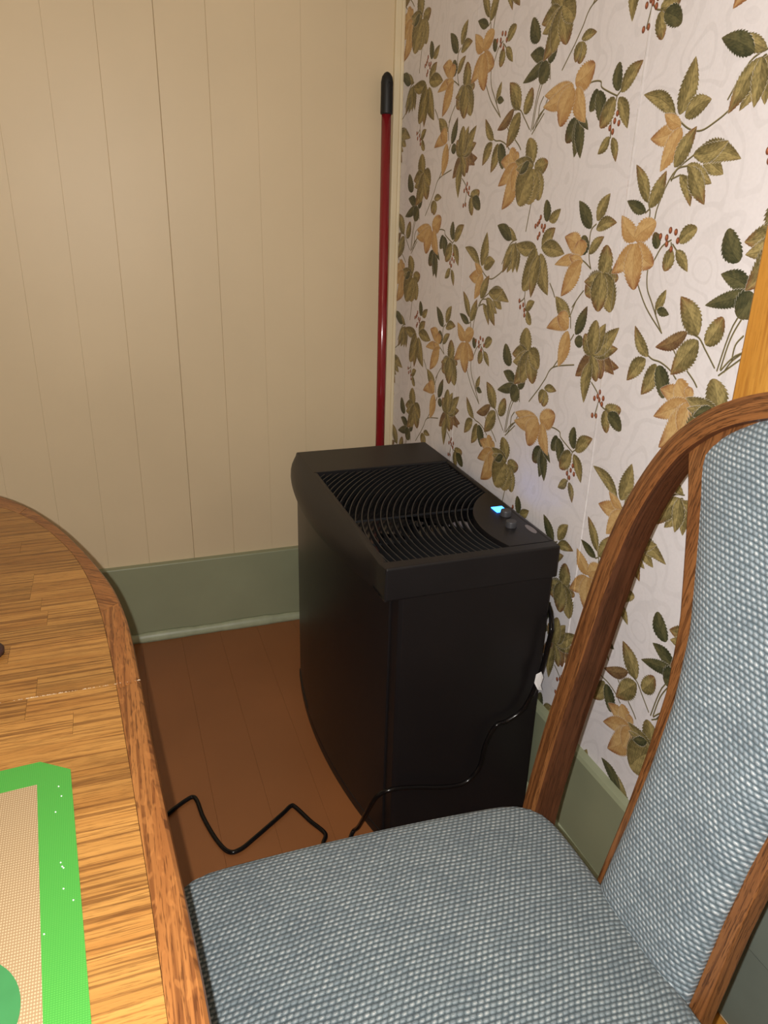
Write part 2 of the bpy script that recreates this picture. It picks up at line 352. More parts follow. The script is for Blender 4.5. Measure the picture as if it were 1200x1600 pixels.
def paint_wallpaper():
    W, Hh = int(TW * PPM), int(TH * PPM)
    rng = np.random.default_rng(3)
    img = np.zeros((Hh, W, 3)); img[:] = (0.878, 0.862, 0.868)
    # tone-on-tone scrolls
    n1 = smooth_noise(Hh, W, (9, 9), rng); n2 = smooth_noise(Hh, W, (17, 17), rng); n3 = smooth_noise(Hh, W, (180, 180), rng)
    sc = np.sin((n1 * 9 + n2 * 4) * 3.0)
    band = np.clip((sc - 0.55) * 5, 0, 1) * (0.5 + 0.5 * n2)
    img -= (band * 0.030)[..., None] * np.array([1, 1, 1.05])
    img += ((n3 - 0.5) * 0.016)[..., None]
    img = np.clip(img, 0, 1)
    PAL = {'g': ((0.665, 0.60, 0.395), (0.36, 0.325, 0.20)), 'd': ((0.40, 0.385, 0.255), (0.21, 0.225, 0.150)),
           't': ((0.81, 0.685, 0.475), (0.68, 0.52, 0.32)), 'r': ((0.58, 0.48, 0.32), (0.36, 0.26, 0.18))}
    RED = np.array((0.43, 0.21, 0.13))
    def copies(pts):
        for nn in (-1, 0, 1, 2):
            for mm in range(-3, 4):
                yield [(s - S0 - nn * TW, z - nn * DROP - mm * TH) for s, z in pts]
    def window(pts, pad):
        xs = [p[0] for p in pts]; ys = [p[1] for p in pts]
        x0 = max(0, int((min(xs) - pad) * PPM)); x1 = min(W, int((max(xs) + pad) * PPM) + 1)
        y0 = max(0, int((min(ys) - pad) * PPM)); y1 = min(Hh, int((max(ys) + pad) * PPM) + 1)
        return (x0, x1, y0, y1) if x1 > x0 and y1 > y0 else None
    def blend(win, a, col):
        x0, x1, y0, y1 = win
        img[y0:y1, x0:x1] = img[y0:y1, x0:x1] * (1 - a[..., None]) + col * a[..., None]
    def grid(win):
        x0, x1, y0, y1 = win
        return np.meshgrid((np.arange(x0, x1) + 0.5) / PPM, (np.arange(y0, y1) + 0.5) / PPM)
    def seg(p, q, w, col):
        win = window([p, q], w + 1)
        if not win: return
        X, Y = grid(win)
        d = np.array(q) - np.array(p); L2 = max(d @ d, 1e-6)
        t = np.clip(((X - p[0]) * d[0] + (Y - p[1]) * d[1]) / L2, 0, 1)
        r = np.hypot(X - p[0] - t * d[0], Y - p[1] - t * d[1])
        a = np.clip((w - r) * PPM + 0.5, 0, 1)
        sh = np.clip(0.8 + 0.35 * ((X - p[0]) * d[1] - (Y - p[1]) * d[0]) / np.sqrt(L2) / w * -1, 0.55, 1.15)
        blend(win, a, np.array(col) * sh[..., None])
    for line in STEMS.split():
        v = list(map(float, line.split(',')))
        base = [Vector((v[i], v[i + 1], 0)) for i in range(0, len(v), 2)]
        sm = [(p.x, p.y) for p in catmull(base, 5)]
        for c in copies(sm):
            for a, b in zip(c[:-1], c[1:]): seg(a, b, 1.35, (0.52, 0.48, 0.33))
    for idx, line in enumerate(LEAVES.split()):
        kind = line[0]; bs, bz, ts, tz, w = map(float, line[1:].split(','))
        L = math.hypot(ts - bs, tz - bz); w = max(w * 1.12, 13)
        r0 = np.random.default_rng(idx + 11)
        curve = r0.uniform(-0.10, 0.10); teeth = max(5, int(L / 5.5)); ph = r0.random(); flip = 1 if r0.random() < 0.5 else -1
        redt = r0.random() if kind != 'd' else r0.random() * 0.9
        lobe = w / L > 0.62
        for (b, t) in copies([(bs, bz), (ts, tz)]):
            win = window([b, t], w * 0.75)
            if not win: continue
            X, Y = grid(win)
            d = (np.array(t) - np.array(b)) / L
            tt = ((X - b[0]) * d[0] + (Y - b[1]) * d[1]) / L
            uu = (-(X - b[0]) * d[1] + (Y - b[1]) * d[0])
            tc = np.clip(tt, 0, 1)
            uu = uu - curve * L * np.sin(math.pi * tc)
            if lobe: prof = np.clip(np.sin(math.pi * tc ** 0.92), 0, 1) ** 0.55
            else: prof = np.clip(np.sin(math.pi * tc ** 0.80), 0, 1) ** 0.85
            saw = np.mod(tc * teeth + ph, 1.0)
            hw = 0.5 * w * prof * (1.0 - 0.17 * saw) + 0.2
            a = np.clip((hw - np.abs(uu)) * PPM + 0.5, 0, 1) * ((tt > -0.005) & (tt < 1.005))
            if a.max() <= 0: continue
            halo = np.clip((hw + 1.1 - np.abs(uu)) * PPM * 0.7, 0, 1) * ((tt > 0.04) & (tt < 1.01)) * 0.8
            blend(win, halo, np.array((0.87, 0.845, 0.83)))
            un = np.abs(uu) / np.maximum(hw, 1)
            hi, lo = np.array(PAL[kind][0]), np.array(PAL[kind][1])
            side = (np.sign(uu) * flip > 0) * 0.38
            vein = 0.5 + 0.5 * np.sin((tc * L - un * w * 0.33) / (3.6 if L > 40 else 2.8) * math.pi)
            veinl = np.clip((vein - 0.78) * 4.0, 0, 1)
            fiber = (np.sin(uu * 2.3 + np.sin(tt * 17 + ph * 9) * 1.6 + ph * 20) + np.sin(uu * 1.1 - tt * L * 0.55 + ph * 40) * 0.8 + np.sin(uu * 0.35 + tt * L * 0.21 + ph * 7)) * 0.25 + 0.5
            fiber = fiber + (n3[win[2]:win[3], win[0]:win[1]] - 0.5) * 0.9
            shade = np.clip(0.10 + side + 0.42 * un ** 2.2 + 0.46 * (fiber - 0.25) - 0.22 * tc + 0.16 * veinl, 0, 1)
            col = hi * (1 - shade[..., None]) + lo * shade[..., None]
            rr = np.clip((tc - 0.62) * 2.6, 0, 1) * np.clip(un * 1.3, 0.2, 1) * (0.75 if redt > 0.55 or kind == 'r' else 0.12)
            col = col * (1 - rr[..., None]) + RED * rr[..., None]
            mid = np.clip(1.0 - np.abs(uu) / 0.55, 0, 1) * (tc < 0.93) * 0.55
            col = col * (1 - mid[..., None]) + (lo * 0.75) * mid[..., None]
            edge = np.clip(1 - (hw - np.abs(uu)) / 0.9, 0, 1) * 0.45
            col = col * (1 - edge[..., None]) + (lo * 0.62) * edge[..., None]
            blend(win, a, col)
    for line in BERRIES.split():
        s, z = map(float, line.split(','))
        for (c,) in copies([(s, z)]):
            win = window([c], 7)
            if not win: continue
            X, Y = grid(win)
            rx, ry = 4.0, 5.0
            q = np.hypot((X - c[0]) / rx, (Y - c[1]) / ry)
            a = np.clip((1 - q) * rx * PPM + 0.5, 0, 1)
            hl = np.exp(-(((X - c[0] + 1.2) / 2.0) ** 2 + ((Y - c[1] - 1.4) / 2.2) ** 2))
            col = np.array((0.60, 0.33, 0.22)) * (1 - 0.42 * q[..., None] ** 2) + np.array((0.20, 0.17, 0.12)) * hl[..., None]
            blend(win, a, np.clip(col, 0, 1))
    img = np.clip(img, 0, 1)
    out = np.ones((Hh, W, 4), dtype=np.float32); out[..., :3] = img
    im = bpy.data.images.new('wallpaper_print', W, Hh)
    im.pixels.foreach_set(out.ravel())
    im.update(); im.pack()
    return im

g = N('leaf_wallpaper', 0.40, 0.35)
ti = g.n('ShaderNodeTexImage'); ti.image = paint_wallpaper(); ti.extension = 'REPEAT'
g.link(g.uv(), ti.inputs['Vector'])
g.color(ti.outputs[0])
dmk = g.noise(g.scale(g.obj(), (1, 1, 1)), 7.0, 2, 0.5, 2.5)
swirl = g.math('SINE', g.math('MULTIPLY', dmk, 60.0))
g.rough(g.math('MULTIPLY_ADD', g.ramp(swirl, (0.45, 0.0), (0.75, 1.0)), 0.07, 0.42))
g.bump(g.math('ADD', g.math('MULTIPLY', swirl, 0.05), g.noise(g.obj(), 9.0, 3)), 0.22, 0.0025)
M['wallpaper'] = g.m

# ------------------------------------------------------------------ the room
YB = 2.193                      # face of the painted boards of the back wall
XC = 0.809                      # where the papered wall meets it
K = 0.02                        # the old papered wall runs out of square by this much
def wall_x(y): return XC + K * (YB - y)
def wall_pt(s, z, off=0.0):     # s metres from the corner along the papered wall
    y = YB - s / math.sqrt(1 + K * K)
    return (wall_x(y) - off, y - off * K, z)

ZC = 2.40
struct = lambda o: tag(o, kind='structure')
flo = struct(box('floor', (-2.6, 1.3, -2.6, 2.3, -0.08, -0.004), M['core']))
w_, x_ = 0.118, -2.6
xs = []
while x_ < 1.25: xs.append(x_); x_ += w_
sh = 0.234 - min(xs, key=lambda v: abs(v - 0.234))
for x in xs:
    box('floor_plank', (x + sh + 0.0001, x + sh + w_ - 0.0001, -2.55, 2.25, -0.02, 0.0), M['floor'], flo, along='y', bevel=0.00025, seg=1)
struct(box('ceiling', (-2.6, 1.3, -2.6, 2.3, ZC, ZC + 0.08), M['ceiling']))
struct(box('wall_left', (-2.6, -2.5, -2.6, 2.3, 0, ZC), M['cream']))
struct(box('wall_front', (-2.5, 1.3, -2.6, -2.5, 0, ZC), M['cream']))
wb = struct(box('wall_back', (-2.5, 1.0, YB + 0.012, YB + 0.1, 0, ZC), M['cream']))
edges = [0.785, 0.654, 0.533, 0.418, 0.299, 0.177, 0.044, -0.072, -0.190]
while edges[-1] > -2.45: edges.append(edges[-1] - 0.121)
for i in range(len(edges) - 1):
    a, b = edges[i + 1], edges[i]
    gp = 0.0003 if abs(b - 0.177) < 0.01 else 0.00008
    gq = 0.0003 if abs(a - 0.177) < 0.01 else 0.00008
    box('wall_board', (a + gq, b - gp, YB, YB + 0.0125, 0.2, ZC), M['cream'], wb, along='z', bevel=0.0003 if i not in (4, 5) else 0.0010, seg=1)
# corner moulding on the board wall
tr = struct(box('trim_1', (0.783, 0.8085, 2.1815, YB + 0.005, 0.25, ZC), M['trim'], along='z', bevel=0.003))
box('bead', (0.7985, 0.8085, 2.176, 2.184, 0.25, ZC), M['trim'], tr, along='z', bevel=0.003)
# papered wall and its strips of paper
wr = struct(mk('wall_right', *prism([wall_pt(-0.05, 0)[:2], wall_pt(4.75, 0)[:2], (1.0, -2.55), (0.95, 2.25)], 0.0, ZC), M['cream']))
def strip(n, s0, s1):
    cuts = [s0, s0 + 0.0035, s0 + 0.006] + [s0 + (s1 - s0) * i / 12 for i in range(1, 13)]
    cols = len(cuts) - 1; rows = 40
    vs, uvs, fs = [], [], []
    for i in range(cols + 1):
        s = cuts[i]
        # a paper edge that has lifted a little at the seam
        e0, e1 = s - s0, s1 - s
        for j in range(rows + 1):
            z = 0.245 + (ZC - 0.245) * j / rows
            lift = 0.0009
            if n >= 0 and e0 < 0.004: lift += 0.0003 + 0.0022 * max(0.0, 0.95 - z)
            lift += 0.0004 * math.sin(s * 31 + z * 7) ** 2
            vs.append(wall_pt(s, z, lift))
            uvs.append(((s * 1000 - S0) / TW - n, (z * 1000 - n * DROP) / TH))
    for i in range(cols):
        for j in range(rows):
            a = i * (rows + 1) + j
            fs.append((a, a + rows + 1, a + rows + 2, a + 1))
    o = mk('wallpaper_strip', vs, fs, M['wallpaper'], wr, uvs)
    so = o.modifiers.new('thick', 'SOLIDIFY'); so.thickness = 0.0005; so.offset = 0
    return o
seams = [-0.0, 0.435, 1.032, 1.629, 2.226, 2.823, 3.42, 4.017, 4.614]
for n in range(len(seams) - 1):
    strip(n - 1, seams[n] + (0.0008 if n else 0.0), seams[n + 1])

# baseboards, each with a quarter-round shoe and an eased top edge
def base_back():
    o = struct(box('baseboard_back', (-2.5, 0.80, YB - 0.020, YB + 0.004, 0, 0.252), M['sage'], bevel=0.004))
    vs, fs = [], []
    n = 7; xs2 = np.linspace(-2.5, 0.79, 90)
    for x in xs2:
        r = 0.026 + 0.002 * math.sin(x * 23) + 0.0012 * math.sin(x * 71)
        for k in range(n):
            a = math.pi / 2 * k / (n - 1)
            vs.append((x, YB - 0.020 - r * math.sin(a) * 0.62, r * math.cos(a)))
        vs.append((x, YB - 0.018, -0.001))
    q = n + 1
    for i in range(len(xs2) - 1):
        for k in range(q):
            fs.append((i * q + k, i * q + (k + 1) % q, (i + 1) * q + (k + 1) % q, (i + 1) * q + k))
    mk('shoe_moulding', vs, fs, M['sage_shoe'], o, smooth=True)
base_back()
def base_right(s0, s1):
    P = lambda s, off, z: wall_pt(s, z, off)
    prof = [(0.0, 0.0), (0.020, 0.0), (0.020, 0.247), (0.016, 0.254), (0.0, 0.258)]
    vs = [P(s, a, z) for s in (s0, s1) for a, z in prof]
    n = len(prof)
    fs = [tuple(range(n)), tuple(range(n, 2 * n))[::-1]] + [(i, (i + 1) % n, n + (i + 1) % n, n + i) for i in range(n)]
    o = struct(mk('baseboard_right', vs, fs, M['sage']))
    prof = [(0.019, 0.0), (0.036, 0.0), (0.0355, 0.018), (0.032, 0.036), (0.026, 0.047), (0.019, 0.050)]
    vs = [P(s, a, z) for s in (s0, s1) for a, z in prof]
    n = len(prof)
    fs = [tuple(range(n)), tuple(range(n, 2 * n))[::-1]] + [(i, (i + 1) % n, n + (i + 1) % n, n + i) for i in range(n)]
    mk('shoe_moulding', vs, fs, M['sage_shoe'], o)
base_right(0.02, 1.359)

# doorway in the papered wall behind the chair: pine casing and a grey-green door
def wbox(name, s0, s1, o0, o1, z0, z1, mat, parent=None, **kw):
    c = [wall_pt(s0, 0, o0), wall_pt(s1, 0, o0), wall_pt(s1, 0, o1), wall_pt(s0, 0, o1)]
    vs = [(p[0], p[1], z) for z in (z0, z1) for p in c]
    fs = [(0, 3, 2, 1), (4, 5, 6, 7), (0, 1, 5, 4), (1, 2, 6, 5), (2, 3, 7, 6), (3, 0, 4, 7)]
    uvs = [(v[2], v[1] + v[0]) for v in vs] if kw.pop('along', 'z') == 'z' else [(v[1], v[2]) for v in vs]
    return mk(name, vs, fs, mat, parent, uvs, **kw)
cs = struct(wbox('trim_2', 1.360, 1.470, 0.001, 0.024, 0, 2.1, M['pine'], bevel=0.004))
struct(wbox('trim_3', 2.36, 2.47, 0.001, 0.024, 0, 2.1, M['pine'], bevel=0.004))
struct(wbox('trim_4', 1.36, 2.47, 0.001, 0.024, 2.102, 2.21, M['pine'], bevel=0.004, along='s'))
dr = struct(wbox('door_1', 1.50, 2.345, 0.002, 0.012, 0.075, 2.09, M['door'], bevel=0.002))
wbox('door_panel', 1.60, 1.90, 0.012, 0.018, 0.25, 0.95, M['door'], dr, bevel=0.004)
wbox('door_panel', 1.95, 2.25, 0.012, 0.018, 0.25, 0.95, M['door'], dr, bevel=0.004)
wbox('door_panel', 1.60, 2.25, 0.012, 0.018, 1.10, 1.98, M['door'], dr, bevel=0.004)
struct(wbox('trim_5', 1.472, 2.358, 0.001, 0.045, 0, 0.060, M['pine'], bevel=0.004, along='s'))
struct(wbox('trim_6', 1.472, 1.496, 0.001, 0.020, 0.062, 2.10, M['pine'], bevel=0.003))

# ------------------------------------------------------------------ ceiling lamp behind the camera
cl = thing('ceiling_lamp', (-0.75, -0.5, ZC), 'round warm white ceiling lamp over the end of the dining table', 'lamp')
def lathe(prof, cx, cy, n=40):
    vs, fs = [], []
    for r, z in prof:
        for k in range(n):
            a = 2 * math.pi * k / n
            vs.append((cx + r * math.cos(a), cy + r * math.sin(a), z))
    for i in range(len(prof) - 1):
        for k in range(n):
            fs.append((i * n + k, i * n + (k + 1) % n, (i + 1) * n + (k + 1) % n, (i + 1) * n + k))
    fs.append(tuple(range(n))); fs.append(tuple(range((len(prof) - 1) * n, len(prof) * n)))
    return vs, fs
mk('rim', *lathe([(0.20, ZC), (0.205, ZC - 0.02), (0.19, ZC - 0.025)], -0.75, -0.5), M['badge'], cl, smooth=True)
mk('diffuser', *lathe([(0.186, ZC - 0.006), (0.186, ZC - 0.016), (0.12, ZC - 0.026), (0.04, ZC - 0.030)], -0.75, -0.5), M['lamp'], cl, smooth=True)

# ------------------------------------------------------------------ dining table
TOP = 0.75
YM = 0.30                        # middle of the table
XM = -0.53
OUT = [(0.30, 0.018), (0.382, 0.017), (0.465, 0.013), (0.599, 0.004), (0.72, -0.003), (0.83, -0.0085), (0.925, -0.0135), (0.98, -0.0175), (1.025, -0.023), (1.07, -0.0305),
       (1.112, -0.040), (1.174, -0.058), (1.25, -0.083), (1.334, -0.115), (1.421, -0.157), (1.48, -0.193), (1.524, -0.228), (1.58, -0.285), (1.625, -0.350), (1.655, -0.42), (1.668, -0.48), (1.671, XM)]
INN = [(0.30, -0.006), (0.392, -0.011), (0.507, -0.016), (0.654, -0.0245), (0.834, -0.0355), (0.917, -0.042), (0.985, -0.048), (1.055, -0.057), (1.11, -0.0655), (1.168, -0.078), (1.22, -0.092),
       (1.269, -0.109), (1.33, -0.134), (1.386, -0.163), (1.43, -0.192), (1.465, -0.222), (1.52, -0.280), (1.565, -0.350), (1.595, -0.42), (1.606, -0.48), (1.609, XM)]
def curve_pts(tab, n=140):
    """Closed outline from one quarter."""
    q = [Vector((x, y, 0)) for y, x in tab]
    q = [(p.x, p.y) for p in catmull(q, 4)]
    right = q                                         # from the middle of the side up to the end
    full = right + [(2 * XM - x, y) for x, y in reversed(right[:-1])]
    full += [(x, 2 * YM - y) for x, y in reversed(full[1:-1])]
    return full
outer = curve_pts(OUT)
inner = curve_pts(INN)
def x_in(y):
    y = YM + abs(y - YM)
    return interp(y, INN)
table = thing('dining_table', (XM, YM, 0), 'oak dining table with rounded end, stave top and dark curved border band', 'table')
# field of staves
y = 2 * YM - 1.609 + 0.004
rows = []
SEAMS = (0.83, -0.23)
ye = 1.609
yy = [0.83]
while yy[-1] < ye - 0.03: yy.append(yy[-1] + 0.0415)
yy[-1] = min(yy[-1], ye)
lowr = [0.83]
while lowr[-1] > 2 * YM - ye + 0.03: lowr.append(lowr[-1] - 0.0415)
lowr[-1] = max(lowr[-1], 2 * YM - ye)
ylist = sorted(set(lowr + yy))
stave_mat = M['oak_field']
for a, b in zip(ylist[:-1], ylist[1:]):
    ga = 0.0009 if abs(a - 0.83) < 1e-6 else 0.00012
    gb = 0.0009 if abs(b - 0.83) < 1e-6 else 0.00012
    a2, b2 = a + ga, b - gb
    ks = [a2 + (b2 - a2) * i / 5 for i in range(6)]
    rx = [x_in(k) - 0.0004 for k in ks]
    lx = [2 * XM - x for x in rx]
    if rx[-1] - lx[-1] < 0.02 and rx[0] - lx[0] < 0.02: continue
    cuts = []
    x = rx[2] - random.uniform(0.05, 0.20)
    while x > lx[2] + 0.16 and x > min(lx[0], lx[-1]) and len(cuts) < 3:
        if x < min(rx[0], rx[-1]) - 0.02 and x > max(lx[0], lx[-1]) + 0.02: cuts.append(x)
        x -= random.uniform(0.28, 0.55)
    ends = [None] + cuts + [None]
    for i in range(len(ends) - 1):
        R = [(rx[j], ks[j]) for j in range(6)] if ends[i] is None else [(ends[i] - 0.00015, a2), (ends[i] - 0.00015, b2)]
        L = [(lx[j], ks[j]) for j in range(5, -1, -1)] if ends[i + 1] is None else [(ends[i + 1] + 0.00015, b2), (ends[i + 1] + 0.00015, a2)]
        pts = R + L
        vs, fs = prism(pts, TOP - 0.012, TOP - (0.0 if random.random() < 0.7 else 0.0001))
        mk('stave', vs, fs, stave_mat, table, [(v[0], v[1]) for v in vs])
vs, fs = prism([(XM + (x - XM) * 0.985, YM + (y - YM) * 0.992) for x, y in inner], TOP - 0.030, TOP - 0.0125)
mk('top_core', vs, fs, M['core'], table)
# border band: pieces between the two outlines, each with its own run of grain
NO = len(outer)
def resample(pts, n):
    P = [Vector((x, y)) for x, y in pts] + [Vector(pts[0])]
    L = [0]
    for a, b in zip(P[:-1], P[1:]): L.append(L[-1] + (b - a).length)
    return P, L
def band_at(y, side, end):
    """Outer and inner point of the band at height y of the right quarter."""
    return (interp(y, OUT), y), (interp(y, INN) if y <= INN[-1][0] else XM, y)
def quarter_pairs(t0, t1, n):
    qo = [(p.x, p.y) for p in catmull([Vector((x, y, 0)) for y, x in OUT], 6)]
    qi = [(p.x, p.y) for p in catmull([Vector((x, y, 0)) for y, x in INN], 6)]
    pairs = []
    # pair points by the direction from a centre inside the rounded end
    cx, cy = XM, 0.62
    def ang(p): return math.atan2(p[1] - cy, p[0] - cx)
    ao = [ang(p) for p in qo]; ai = [ang(p) for p in qi]
    for k in range(n + 1):
        t = t0 + (t1 - t0) * k / n
        pairs.append(((float(np.interp(t, ao, [p[0] for p in qo])), float(np.interp(t, ao, [p[1] for p in qo]))),
                      (float(np.interp(t, ai, [p[0] for p in qi])), float(np.interp(t, ai, [p[1] for p in qi])))))
    return pairs
def angle_of(y):
    return math.atan2(y - 0.62, interp(y, OUT) - XM)
T = [angle_of(0.301), angle_of(0.8285), angle_of(0.8300), angle_of(1.035), angle_of(1.45), math.pi / 2]
def band_piece(pairs, grain):
    vs, fs, uvs = [], [], []
    sec = [(1.0, 0.0, -0.030), (1.0, 0.0, -0.0003), (0.0, -0.0035, 0.0), (0.0, 0.0, -0.0035), (0.0, 0.002, -0.012), (0.0, 0.0, -0.022), (0.0, -0.006, -0.030)]
    d = 0.0
    prev = None
    for po, pi in pairs:
        o = Vector((*po, 0)); i = Vector((*pi, 0))
        n = (o - i); wd = n.length; n.normalize()
        if prev is not None: d += (o - prev).length
        prev = o
        for f, off, dz in sec:
            p = (i if f else o) + n * off
            vs.append((p.x, p.y, TOP + dz))
            if grain == 'curve': uvs.append((d, (0 if f else wd) + off + dz))
            elif grain == 'diag': uvs.append((p.x * 0.80 - p.y * 0.60, p.x * 0.60 + p.y * 0.80 + dz))
            else: uvs.append((p.y, p.x + dz))
    m_ = len(sec); c = len(pairs)
    for k in range(c - 1):
        for j in range(m_):
            fs.append((k * m_ + j, k * m_ + (j + 1) % m_, (k + 1) * m_ + (j + 1) % m_, (k + 1) * m_ + j))
    fs.append(tuple(range(m_))); fs.append(tuple(range((c - 1) * m_, c * m_)))
    return vs, fs, uvs
for sx in (1, -1):
    for sy in (1, -1):
        for (t0, t1, gr) in ((T[0], T[1], 'y'), (T[2], T[3] - 0.0006, 'y'), (T[3] + 0.0006, T[4] - 0.0006, 'diag'), (T[4] + 0.0006, T[5] - 0.0008, 'curve')):
            vs, fs, uvs = band_piece(quarter_pairs(t0, t1, 26), gr)
            vs = [(XM + sx * (x - XM), YM + sy * (y - YM), z) for x, y, z in vs]
            o = mk('border_band', vs, fs, M['oak_band'], table, uvs)
            for p in o.data.polygons: p.use_smooth = False
sr = random.Random(5)
sv, sf = [], []
for i in range(220):
    x = -0.0095 - 0.55 * (i / 220) + sr.uniform(-0.001, 0.001)
    if sr.random() < 0.25: continue
    k = len(sv); r = sr.uniform(0.0004, 0.0012); yq = 0.83 + sr.uniform(-0.0007, 0.0007)
    sv += [(x - r * 2.2, yq, TOP - 0.001), (x, yq - r * 0.7, TOP - 0.001), (x + r * 2.2, yq, TOP - 0.001), (x, yq + r * 0.7, TOP - 0.001), (x, yq, TOP + 0.0003)]
    sf += [(k, k + 1, k + 4), (k + 1, k + 2, k + 4), (k + 2, k + 3, k + 4), (k + 3, k, k + 4)]
M['crumb'] = plain('pale_crumbs', (0.40, 0.30, 0.20), 0.8)
mk('crumbs', sv, sf, M['crumb'], table, kind='stuff')
# apron, pedestal and feet below
ap = [(XM + (x - XM) * 0.78, YM + (y - YM) * 0.86) for x, y in outer[::6]]
vs, fs = prism(ap, TOP - 0.10, TOP - 0.0305)
mk('apron', vs, fs, M['oak_band'], table, [(v[0] + v[1], v[2]) for v in vs])
for cy in (-0.15, 0.75):
    vs, fs = lathe([(0.055, 0.05), (0.075, 0.12), (0.06, 0.2), (0.085, 0.38), (0.06, 0.55), (0.10, TOP - 0.102)], XM, cy, 20)
    mk('pedestal', vs, fs, M['oak_band'], table, [(v[2], v[0]) for v in vs], smooth=True)
    for sx in (-1, 1):
        pth = catmull([(XM, cy, 0.16), (XM + sx * 0.15, cy, 0.13), (XM + sx * 0.28, cy, 0.05), (XM + sx * 0.34, cy, 0.030)], 5)
        vs, fs = tubev(pth, lambda t: 0.040 - 0.012 * t, 10)
        mk('foot', vs, fs, M['oak_band'], table, [(v[0], v[1]) for v in vs], smooth=True)

# ------------------------------------------------------------------ baking mat and small cap on the table
TZ = TOP + 0.0004
mat_o = thing('baking_mat', (-0.27, 0.48, TZ), 'bright green bordered silicone baking mat with beige woven middle on the table', 'mat')
ux = Vector((0.9973, 0.0730)); uy = Vector((-0.0730, 0.9973))       # the mat lies a little askew
C0 = Vector((-0.0845, 0.7105))                                        # its far right corner before the cut
def mp(a, b): p = C0 - ux * a - uy * b; return (p.x, p.y)              # a leftwards, b towards the viewer
MW, ML = 0.40, 0.50
rim_o = [mp(0.028, 0), mp(0, 0.023), mp(0, ML - 0.023), mp(0.028, ML), mp(MW - 0.028, ML), mp(MW, ML - 0.023), mp(MW, 0.023), mp(MW - 0.028, 0)]
rim_i = [mp(0.0315, 0.034), mp(0.0315, 0.0341), mp(0.0315, ML - 0.0341), mp(0.0315, ML - 0.034), mp(MW - 0.0315, ML - 0.034), mp(MW - 0.0315, ML - 0.0341), mp(MW - 0.0315, 0.0341), mp(MW - 0.0315, 0.034)]
n = 8
vs = [(x, y, z) for z in (TZ, TZ + 0.0012) for ring in (rim_o, rim_i) for x, y in ring]
fs = []
for i in range(n):
    j = (i + 1) % n
    fs += [(i, j, n + j, n + i), (2 * n + i, 3 * n + i, 3 * n + j, 2 * n + j), (i, 2 * n + i, 2 * n + j, j), (n + i, n + j, 3 * n + j, 3 * n + i)]
mk('border', vs, fs, M['silicone'], mat_o)
vs, fs = prism([rim_i[0], rim_i[2], rim_i[4], rim_i[6]], TZ, TZ + 0.0011)
mk('woven_field', vs, fs, M['beige'], mat_o)
vs, fs = prism([(-0.1665 + 0.0560 * math.cos(t * math.pi / 32), 0.436 + 0.0560 * math.sin(t * math.pi / 32)) for t in range(64)], TZ + 0.0012, TZ + 0.0016)
mk('printed_disc', vs, fs, M['green_print'], mat_o)
# crumbs of flour on the mat's border
cr = []
crf = []
for (a, b) in ((0.012, 0.045), (0.010, 0.060), (0.014, 0.145), (0.013, 0.15), (0.012, 0.152), (0.013, 0.175), (0.029, 0.215), (0.006, 0.19), (0.016, 0.08)):
    p = mp(a, b); r = 0.0008; k = len(cr)
    cr += [(p[0] + r, p[1], TZ + 0.0013), (p[0] - r, p[1] + r, TZ + 0.0013), (p[0] - r * 0.5, p[1] - r, TZ + 0.0013), (p[0], p[1], TZ + 0.0024)]
    crf += [(k, k + 1, k + 2), (k, k + 1, k + 3), (k + 1, k + 2, k + 3), (k + 2, k, k + 3)]
mk('crumbs', cr, crf, M['paper'], mat_o, kind='stuff')
kc = thing('bottle_cap', (-0.1835, 0.941, TZ), 'small dark brown round cap lying on the oak table top', 'cap')
M['capm'] = plain('dark_brown_cap', (0.03, 0.012, 0.010), 0.5)
mk('cap_shell', *lathe([(0.0165, TZ), (0.017, TZ + 0.006), (0.015, TZ + 0.009), (0.010, TZ + 0.0095)], -0.1835, 0.941, 28), M['capm'], kc, smooth=True)

# ------------------------------------------------------------------ upholstered oak chair
YCH = 0.525
chair = thing('dining_chair', (0.30, YCH, 0), 'oak dining chair with rounded hoop back and blue grey woven upholstery', 'chair')
def back_x(z): return 0.54 + 0.2 * (z - 0.46)
